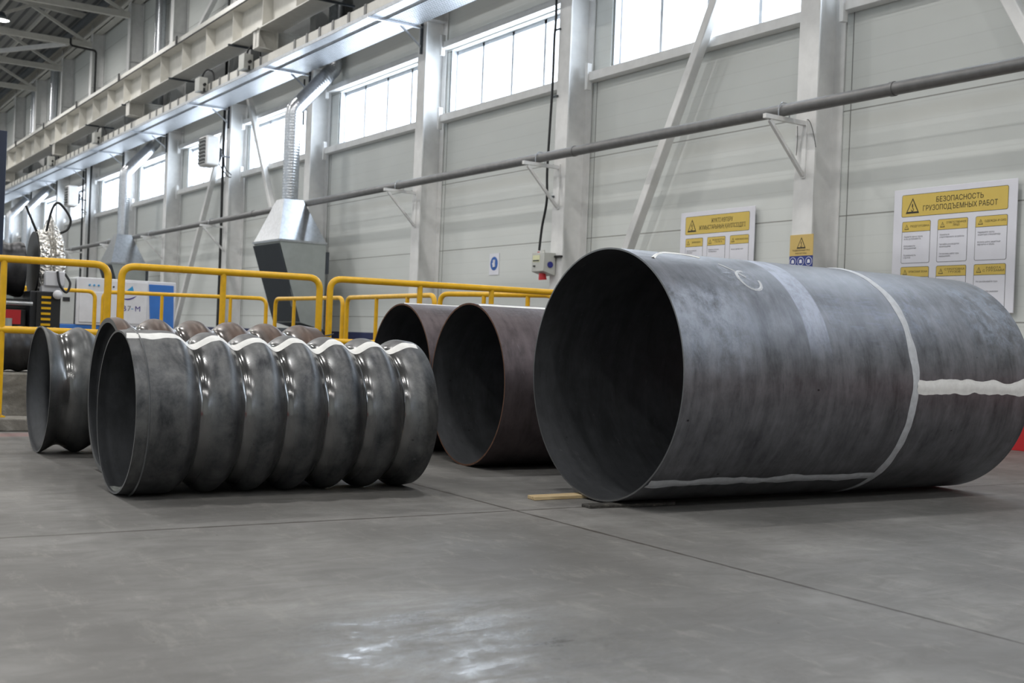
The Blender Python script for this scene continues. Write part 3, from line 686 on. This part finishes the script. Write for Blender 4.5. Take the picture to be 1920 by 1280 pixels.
hood(23.08, 'nearest fume hood, shiny tapered cone over a grey body with slanted dark grille')
hood(36.3, 'middle fume hood with steel duct, behind the white cabinet')
hood(51.6, 'fume hood with steel duct behind the foil wrapped machine')
hood(55.6, 'farthest fume hood with steel duct at the left picture edge')

# ------------------------------------------------------------------ unit heaters and vertical cables
def heater(x, cy, z, label, cc_):
    t = empty('unit_heater', (x, cy, z), label, 'heater', 'louvred wall heaters')
    MB().box(x, x + .36, cy - .3, cy + .3, z, z + .74).build('casing', 'white_paint', t, bevel=.05)
    MB().box(x - .004, x + .01, cy - .26, cy + .26, z + .05, z + .69).build('opening', 'black', t)
    for k in range(7):
        zz = z + .08 + k * .09; MB().beam((x - .01, cy - .26, zz), (x - .01, cy + .26, zz), .05, .012, up=(.5, 0, .8)).build('louvre', 'cab_grey', t)
    MB().tube([(x + .36, cy, z + .31), (x + .44, cy, z + .31)], .2, 20).build('fan', 'charcoal', t)
    MB().beam((x + .42, cy, z + .31), (9.94, cc_, z + .31), .04, .04).build('mount', 'charcoal', t)
    MB().tube(bez([(x + .3, cy - .2, z + .5), (x + .45, cy - .3, z + .35), (x + .5, cy - .3, z - .02), (9.95, cc_ - .17, z - .15)], 8), .014, 6).tube(bez([(x + .34, cy - .25, z + .1), (x + .42, cy - .3, z - .05), (x + .6, cy - .25, z - .22), (9.96, cc_ - .1, z - .2)], 8), .014, 6).build('cable', 'black', t)
    return t
heater(9.2, 28.75, 4.92, 'nearer louvred unit heater with black cables, in front of a window', 28.85)
heater(9.2, 43.9, 5.05, 'farther louvred unit heater with black cables, small at the left', 44.2)
def vcable(name, pts, r, label, clamps=()):
    t = empty(name, pts[-1], label, 'cable')
    MB().tube(bez(pts, 8), r, 8).build('cable', 'black', t)
    for (x, y, z) in clamps: MB().box(x - .02, x + .005, y - .13, y + .02, z - .012, z + .012).build('clamp', 'dark_grey', t)
    return t
vcable('power_cable', [(9.9, 14.5, 7.0), (9.9, 14.45, 5.8), (9.9, 14.47, 5.4), (9.92, 14.5, 4.7), (9.9, 14.52, 3.5), (9.9, 14.5, 3.0), (9.9, 14.6, 2.6), (9.88, 14.62, 2.25)], .019, 'black power cable running down the column to the socket box', [(9.94, 14.5, 5.55), (9.94, 14.5, 4.55), (9.94, 14.5, 3.05)])
vcable('power_cable', [(9.9, 29.22, 11.2), (9.9, 29.22, 8), (9.9, 29.22, 5.6), (9.92, 29.2, 3.0), (9.92, 29.2, .95)], .035, 'thick dark cable running down the column behind nearer heater')
vcable('power_cable', [(9.9, 44.5, 6.9), (9.9, 44.5, 5.6), (9.92, 44.5, 3.0), (9.92, 44.5, 1.2)], .035, 'dark cable running down the column beside the farther heater')
vcable('power_cable', [(9.9, 24.05, 6.4), (9.9, 24.05, 6.1), (9.9, 24.03, 5.4)], .02, 'short black cable hanging beside the near fume duct elbow')

# ------------------------------------------------------------------ writing helper (signs on planes facing -X)
def text_mesh(s, size, x, y, z, mb, mi, align='CENTER', bold=0., normal='x', sx=1., width=None):
    cu = bpy.data.curves.new('t', 'FONT'); cu.body = s; cu.size = 1.; cu.align_x = align; cu.align_y = 'CENTER'; cu.resolution_u = 2; cu.offset = 0.; cu.space_line = .95
    ob = bpy.data.objects.new('t', cu); COL.objects.link(ob); bpy.context.view_layer.update()
    cv = ob.to_curve(bpy.context.evaluated_depsgraph_get()); P = []; E = []; loops = []
    for sp in cv.splines:
        lp = []; bp = sp.bezier_points; nb = len(bp)
        if nb:
            for i in range(nb):
                p0, p1 = bp[i], bp[(i + 1) % nb]; a_, b_, c_, d_ = p0.co, p0.handle_right, p1.handle_left, p1.co
                st = 1 if ((b_ - a_).cross(d_ - a_).length < 1e-5 and (c_ - a_).cross(d_ - a_).length < 1e-5) else 4
                for j in range(st):
                    t = j / st; q = a_ * (1 - t) ** 3 + b_ * 3 * t * (1 - t) ** 2 + c_ * 3 * t * t * (1 - t) + d_ * t ** 3; lp.append((q.x, q.y))
        else: lp = [(p.co.x, p.co.y) for p in sp.points]
        if len(lp) < 3: continue
        k = len(P); P += [Vector(p) for p in lp]; E += [(k + i, k + (i + 1) % len(lp)) for i in range(len(lp))]
        loops.append((lp, min(p[0] for p in lp), max(p[0] for p in lp)))
    ob.to_curve_clear(); bpy.data.objects.remove(ob); bpy.data.curves.remove(cu)
    if not P: return
    V, _, F, _, _, _ = delaunay_2d_cdt(P, E, [], 0, 1e-6)
    def wind(x_, y_):
        n_ = 0
        for lp, xa, xb in loops:
            if not xa <= x_ <= xb: continue
            for i in range(len(lp)):
                (ax, ay), (bx, by) = lp[i - 1], lp[i]
                if (ay <= y_) != (by <= y_):
                    if ax + (y_ - ay) / (by - ay) * (bx - ax) > x_: n_ += 1 if by > ay else -1
        return n_
    F = [f for f in F if wind(sum(V[i].x for i in f) / len(f), sum(V[i].y for i in f) / len(f)) != 0]
    sx *= size
    if width: xs = [v.x for v in V]; sx = width / max(1e-6, max(xs) - min(xs))
    if normal == 'x': vs = [(x, y - v.x * sx, z + v.y * size) for v in V]
    else: vs = [(x + v.x * sx, y, z + v.y * size) for v in V]
    mb.add(vs, [tuple(f) for f in F], mi=mi)
def rrect(y0, y1, z0, z1, r, k=5):
    pts = []
    for cy, cz, a in ((y1 - r, z1 - r, 0), (y0 + r, z1 - r, 90), (y0 + r, z0 + r, 180), (y1 - r, z0 + r, 270)):
        for i in range(k + 1):
            b = math.radians(a + 90 * i / k); pts.append((cy + r * math.cos(b), cz + r * math.sin(b)))
    return pts
def tri_sign(mb, x, cy, cz, h, mi_edge, mi_fill, hook=True, thin=.12):
    w2 = h * .52; T = lambda s_: [(cy - w2 * s_, cz - h * (.45 * s_)), (cy + w2 * s_, cz - h * (.45 * s_)), (cy, cz + h * .55 * s_)]
    mb.prism(T(1), 0, x - .001, x, mi_edge); mb.prism(T(1 - thin * 2.2), 0, x - .0016, x, mi_fill)
    if hook:
        mb.prism([(cy - h * .05, cz - h * .02), (cy + h * .06, cz - h * .02), (cy + h * .04, cz + h * .14), (cy, cz + h * .2), (cy - h * .04, cz + h * .12)], 0, x - .0022, x, mi_edge)
        P = [Vector((x - .0018, cy + h * .0, cz - h * .0)), Vector((x - .0018, cy - h * .02, cz - h * .1)), Vector((x - .0018, cy - h * .09, cz - h * .2)), Vector((x - .0018, cy - h * .03, cz - h * .3)), Vector((x - .0018, cy + h * .07, cz - h * .28)), Vector((x - .0018, cy + h * .09, cz - h * .2))]
        mb.tube(bez(P, 5), h * .022, 6, mi=mi_edge)
    else: mb.box(x - .0022, x, cy - h * .03, cy + h * .03, cz - h * .2, cz + h * .2, mi_edge)
def poster(name, label, yl, yr, zt_, zb_, head, cells, X):
    """yl: far (left) edge, yr: near (right) edge"""
    t = empty(name, (X, (yl + yr) / 2, zb_), label, 'poster'); Wd = yl - yr; Ht = zt_ - zb_
    MB().box(X, X + .012, yr, yl, zb_, zt_).build('board', 'sign_white', t, bevel=.003)
    s = MB(); s.box(X + .012, W, yr + .15, yr + .19, zb_ + .2, zt_ - .1).box(X + .012, W, yl - .19, yl - .15, zb_ + .2, zt_ - .1); s.build('mounting_strip', 'galv', t)
    Yf = lambda f: yl - Wd * f; Zf = lambda f: zt_ - Ht * f
    pr = MB(); lt = MB()
    def card(x0, x1, y0, y1, strip_, r=.018):
        pr.prism(rrect(Yf(x1), Yf(x0), Zf(y1), Zf(y0), r), 0, X - .0008, X, 1)
        e = .0045
        if strip_ is None: pr.prism(rrect(Yf(x1) + e, Yf(x0) - e, Zf(y1) + e, Zf(y0) - e, r * .8), 0, X - .0014, X, 0); return
        pr.prism(rrect(Yf(x1) + e, Yf(x0) - e, Zf(y1) + e, Zf(y0) - e, r * .8), 0, X - .0014, X, 2)
        pp = [p for p in rrect(Yf(x1) + e, Yf(x0) - e, Zf(y1) + e, Zf(y0) - e, r * .8) if p[1] > Zf(y0) - e - r] + [(Yf(x1) + e, Zf(strip_)), (Yf(x0) - e, Zf(strip_))]
        cyy = sum(p[0] for p in pp) / len(pp); czz = sum(p[1] for p in pp) / len(pp); pp.sort(key=lambda p: math.atan2(p[1] - czz, p[0] - cyy))
        pr.prism(pp, 0, X - .002, X, 0); pr.box(X - .0024, X, Yf(x1) + e, Yf(x0) - e, Zf(strip_) - .002, Zf(strip_) + .002, 1)
    card(.07, .935, .045, .225, None, .02)
    tri_sign(lt, X - .0015, Yf(.165), Zf(.142), Ht * .125, 0, 1)
    for i, (s_, dy) in enumerate(head): text_mesh(s_, Ht * .058, X - .003, Yf(.555 if Wd > 1.42 else .575), Zf(.105 + .062 * i), lt, 0, width=Wd * ((.38, .60) if Wd > 1.42 else (.29, .62))[i])
    xs = [(.08, .325), (.385, .63), (.69, .935)]; ys = [(.262, .6, .345), (.628, .965, .711)]
    for i, (ttl, body) in enumerate(cells):
        x0, x1 = xs[i % 3]; y0, y1, st_ = ys[i // 3]; card(x0, x1, y0, y1, st_)
        tri_sign(lt, X - .002, Yf(x0 + .04), Zf((y0 + st_) / 2 + .004), Ht * .042, 0, 1, hook=False)
        text_mesh(ttl, Ht * .022, X - .003, Yf((x0 + x1) / 2 + .03), Zf((y0 + st_) / 2), lt, 0, width=(x1 - x0) * Wd * (.66 if len(ttl) > 9 else .5))
        for j, b in enumerate(body): text_mesh(b, Ht * .019, X - .003, Yf(x0 + .02), Zf(st_ + .05 + .075 * j), lt, 2, align='LEFT', sx=.92)
    pr.build('printed_panel', ['sign_yellow', 'sign_black', 'sign_white'], t); lt.build('lettering', ['sign_black', 'sign_yellow', 'print_grey'], t)
    return t
poster('safety_poster', 'white safety poster in Russian with yellow header, right of the crane sign column', 8.46, 6.98, 2.665, 1.34, [('БЕЗОПАСНОСТЬ', 0), ('ГРУЗОПОДЪЕМНЫХ РАБОТ', 0)], [
    ('ПОДГОТОВКА', ['Оцените массу груза\nи его устойчивость', 'Исправность\nоборудования', 'Правильность\nстропов']),
    ('ОТВЕТСТВЕННОЕ\nЛИЦО', ['Назначьте\nответственного за работы', 'Читайте руководство\nкрановщика', 'Остановка работ при\nнарушениях']),
    ('ОДЕЖДА И СИЗ', ['Надевайте каску,\nзащитную спецодежду', 'Используйте защитные\nперчатки и обувь']),
    ('ОПАСНАЯ ЗОНА', ['Не стойте под грузом']), ('СТРОПОВКА\nГРУЗОВ', ['Проверьте стропы\nперед подъемом']),
    ('РАБОТА\nС ГРУЗАМИ', ['Не раскачивайте груз', 'Не работайте рывками', 'Не оставляйте груз в\nподвешенном состоянии'])], 10.34)
poster('safety_poster', 'white safety poster in Kazakh with yellow header, left of the crane sign column', 11.95, 10.57, 2.665, 1.34, [('ЖҮКТІ КӨТЕРУ', 0), ('ЖҰМЫСТАРЫНЫҢ ҚАУІПСІЗДІГІ', 0)], [
    ('ДАЙЫНДЫҚ', ['Жүктің салмағын\nбағалаңыз']), ('ЖАУАПТЫ\nТҰЛҒА', ['Жауапты тұлғаны\nтағайындаңыз']), ('КИІМ ЖӘНЕ ЖҚҚ', ['Каска, арнайы киім']),
    ('ҚАУІПТІ АЙМАҚ', []), ('ЖҮКТІ ІЛУ', []), ('ЖҮКПЕН ЖҰМЫС', [])], 10.34)
# crane warning sign on the column
X = 9.944; t = empty('warning_sign', (X, 9.41, 1.75), 'small yellow and blue crane warning sign on the white column between the posters', 'sign')
MB().box(X, X + .006, 9.235, 9.585, 1.97, 2.21).build('yellow_plate', 'sign_amber', t)
MB().box(X, X + .006, 9.235, 9.585, 1.75, 1.968).build('blue_plate', 'sign_navy', t)
lt = MB(); tri_sign(lt, X - .0005, 9.41, 2.11, .13, 0, 1); text_mesh('ПОДВЕШЕННЫЙ ГРУЗ', .024, X - .002, 9.41, 2.03, lt, 0, bold=0); text_mesh('РАБОТАЕТ КРАН', .021, X - .002, 9.41, 1.996, lt, 0, bold=0)
for k in range(3):
    yc = 9.53 - k * .12; lt.disc((X - .001, yc, 1.905), (1, 0, 0), .05, .001, 24, 2); lt.disc((X - .0018, yc, 1.905), (1, 0, 0), .044, .001, 24, 3); lt.sphere((X - .002, yc, 1.91), .022, 2, (.05, 1, .8)); lt.box(X - .003, X - .002, yc - .022, yc + .022, 1.885, 1.898, 2)
lt.build('lettering', ['sign_black', 'sign_amber', 'sign_white', 'sign_navy'], t)
# blue glove sign
X = 10.39; t = empty('mandatory_sign', (X, 16.7, 1.97), 'small white sign with blue glove disc on the wall panel', 'sign')
MB().box(X, X + .008, 16.56, 16.86, 1.97, 2.33).build('plate', 'sign_white', t)
s = MB(); s.disc((X - .001, 16.71, 2.16), (1, 0, 0), .115, .002, 32, 0)
s.tube([(X - .003, 16.7, 2.1), (X - .003, 16.71, 2.17)], .028, 8, mi=1)
for k in range(4): s.tube([(X - .003, 16.685 + k * .017, 2.17), (X - .003, 16.68 + k * .02, 2.225)], .006, 6, mi=1)
s.tube([(X - .003, 16.735, 2.13), (X - .003, 16.765, 2.165)], .007, 6, mi=1)
s.build('pictogram', ['sign_blue', 'sign_white'], t)
# socket box
t = empty('socket_box', (9.8, 14.5, 1.87), 'grey electrical socket box with a red plug beneath, left of the large pipe rim', 'socket box')
bx0, bx1, by0, by1 = 9.72, 9.93, 14.25, 14.57
MB().prism([(bx0, 1.92), (bx1, 1.86), (bx1, 2.2), (bx0, 2.2)], 1, by0, by1).build('casing', 'box_grey', t, bevel=.008)
MB().box(bx0 - .004, bx0, 14.36, 14.54, 2.06, 2.16).build('breaker_window', 'lens', t); MB().box(bx0 - .006, bx0, 14.37, 14.53, 2.07, 2.09).build('breaker_row', 'charcoal', t)
MB().box(bx0 - .02, bx0, 14.47, 14.51, 1.99, 2.01).build('latch', 'black', t)
MB().tube([(9.83, by0 - .02, 2.02), (9.83, by0, 2.02)], .045, 20).build('side_socket', 'blue_plastic', t)
MB().tube([(9.82, 14.41, 1.80), (9.81, 14.41, 1.9)], [.062, .05], 18).build('plug', 'red_plastic', t)
MB().tube([(9.88, 14.5, 2.2), (9.88, 14.52, 2.25)], .028, 12).build('gland', 'box_grey', t)
MB().box(9.74, 9.76, 14.42, 14.46, 2.2, 2.215).build('indicator', 'red_plastic', t)
MB().box(9.9, 9.95, 14.1, 14.6, 2.13, 2.16).build('mounting_bar', 'black', t)

# ------------------------------------------------------------------ control cabinet
cy0, cy1, cz = 18.2, 18.8, 1.57
t = empty('control_cabinet', (4.6, 18.2, 0), 'white and blue control cabinet with a sail logo, behind the back railing', 'cabinet')
MB().box(3.78, 5.5, cy0 + .02, cy1, .0, .86).build('plinth', 'cab_blue', t, bevel=.01)
MB().box(4.02, 5.5, cy0, cy1, .86, cz).build('body', 'cab_white', t, bevel=.012)
MB().box(3.76, 4.0, cy0 + .03, cy1, .86, cz - .02).build('side_unit', 'cab_grey', t, bevel=.008)
MB().box(3.83, 3.93, cy0 + .02, cy0 + .03, 1.2, 1.26).build('display', 'charcoal', t)
d1 = MB().box(4.06, 4.48, cy0 - .015, cy0, .9, 1.36).build('door', 'cab_white', t, bevel=.006)
MB().box(4.38, 4.4, cy0 - .03, cy0 - .015, 1.2, 1.24).build('door_handle', 'charcoal', d1)
d2 = MB().box(4.52, 5.06, cy0 - .012, cy0, .9, 1.54).build('door', 'cab_white', t, bevel=.006)
MB().prism([(5.12, .86), (5.48, .86), (5.46, 1.52), (5.08, 1.52)], 1, cy0 - .012, cy0).build('blue_panel', 'cab_blue', t)
for k in range(3): MB().tube([(4.2 + k * .065, cy0 - .02, 1.46), (4.2 + k * .065, cy0, 1.46)], .014, 12).build('indicator', 'cyan', t)
MB().tube([(4.55, cy0 - .02, 1.45), (4.55, cy0, 1.45)], .014, 10).build('push_button', 'charcoal', t)
s = MB(); yl_ = cy0 - .014
s.prism([(4.72, 1.38), (4.845, 1.38), (4.85, 1.41), (4.83, 1.48)], 1, yl_ - .001, yl_, 1)
pp = [(4.66 + .235 * i / 10, 1.30 - .045 * math.sin(PI * i / 10) ** .7 - .0 + .03 * (i / 10) ** 2) for i in range(11)] + [(4.895 - .235 * i / 10, 1.335 - .035 * math.sin(PI * i / 10 * .9) - .03 * (i / 10)) for i in range(1, 10)]
s.prism(pp, 1, yl_ - .001, yl_, 0)
text_mesh('B', .12, 4.715, yl_ - .002, 1.13, s, 0, bold=.002, normal='y'); text_mesh('7', .115, 4.79, yl_ - .002, 1.13, s, 2, bold=.001, normal='y'); text_mesh('-', .12, 4.838, yl_ - .002, 1.14, s, 1, bold=.001, normal='y'); text_mesh('M', .115, 4.92, yl_ - .002, 1.13, s, 0, bold=.002, normal='y')
s.build('logo', ['purple', 'cyan', 'print_grey'], d2)

# ------------------------------------------------------------------ machine with foil drum
my = 13.6
t = empty('pipe_forming_machine', (2.0, my, 0), 'dark machine with foil wrapped ring and yellow striped guard, behind the left railing', 'machine')
MB().box(-.6, 2.42, my - .35, my + .5, 0, 1.0).box(.5, 2.6, my - .25, my + .4, .6, .78).box(1.2, 2.6, my - .2, my + .4, 1.0, 1.11).build('bed', 'black', t, bevel=.01)
MB().box(2.44, 2.74, my - .42, my + .5, .3, 1.2).build('housing', 'charcoal', t, bevel=.01)
MB().box(2.5, 2.74, my - .46, my - .42, .62, 1.19).build('striped_guard', 'black', t)
for k in range(9): MB().box(2.545, 2.64, my - .475, my - .46, .66 + k * .058, .685 + k * .058).build('stripe', 'yellow', t)
MB().sphere((2.7, my - .5, 1.17), .05).build('white_float', 'cab_white', t)
MB().box(2.14, 2.34, my - .5, my - .48, .84, .99).build('red_panel', 'red_paint', t)
MB().tube([(1.2, my - .5, 1.06), (2.45, my - .5, 1.06)], .025, 12).build('roller_bar', 'galv', t)
MB().tube([(2.18, my - .6, .72), (2.18, my - .6, .9)], .06, 14).build('cylinder', 'hood_grey', t)
MB().box(2.56, 2.78, my - .4, my + .4, 1.2, 1.26).build('drum_base', 'cab_white', t)
RC = 1.5; RR = .36
q = MB(); sg = 48
for (xa, xb, ra, rb) in ((2.66, 2.665, RR, RR),): pass
vs = []; fs = []
prof2 = [(2.54, RR), (2.56, RR + .02), (2.63, RR + .03), (2.66, RR - .02), (2.68, RR - .02), (2.7, RR + .04), (2.77, RR + .04), (2.8, RR - .02)]
for i, (x, r) in enumerate(prof2):
    for k in range(sg):
        a = 2 * PI * k / sg; rr_ = r + .022 * noise.noise(Vector((x * 9, math.cos(a) * 4, math.sin(a) * 4))); up = max(0, math.cos(a)) ** 8 * (.16 if 2.65 < x < 2.72 else 0)
        vs.append((x, my - rr_ * math.sin(a), RC + rr_ * math.cos(a) + up))
for i in range(len(prof2) - 1):
    for k in range(sg): fs.append((i * sg + k, i * sg + (k + 1) % sg, (i + 1) * sg + (k + 1) % sg, (i + 1) * sg + k))
MB().add(vs, fs, True).build('foil_ring', 'foil', t)
MB().tube([(2.525, my, RC), (2.545, my, RC)], RR - .005, 48).build('ring_face', 'black', t)
MB().box(2.58, 2.78, my - .44, my - .36, 1.26, 1.42).build('junction_box', 'cab_white', t, bevel=.01)
for j, pts in enumerate(([(2.54, my - .1, 1.85), (2.48, my - .1, 1.98), (2.42, my - .1, 2.12)], [(2.62, my - .2, 1.86), (2.67, my - .2, 2.1), (2.74, my - .2, 2.17), (2.86, my - .2, 2.02), (2.84, my - .2, 1.9), (2.77, my - .2, 1.85)], [(2.7, my - .45, 1.42), (2.72, my - .48, 1.28), (2.79, my - .48, 1.2), (2.83, my - .46, 1.3), (2.78, my - .42, 1.4)])):
    MB().tube(bez(pts, 8), .013, 8).build('hose', 'black', t)
P5 = arc_profile(2.04, 'sine', .3, .02, .2)
c5 = pipe_shell('corrugated_steel_pipe', .38, my, .3, 0, P5, .01, 'corr_dark', 'bright_edge', 'dark corrugated pipe held in the machine, entering the foil wrapped ring', 'pipe', dz=1.13)
tag(MB().box(1.93, 2.075, 12.7, 12.85, 0, 2.78).build('machine_post', 'navy', bevel=.006), 'dark navy upright post cut by the left picture edge', 'post')
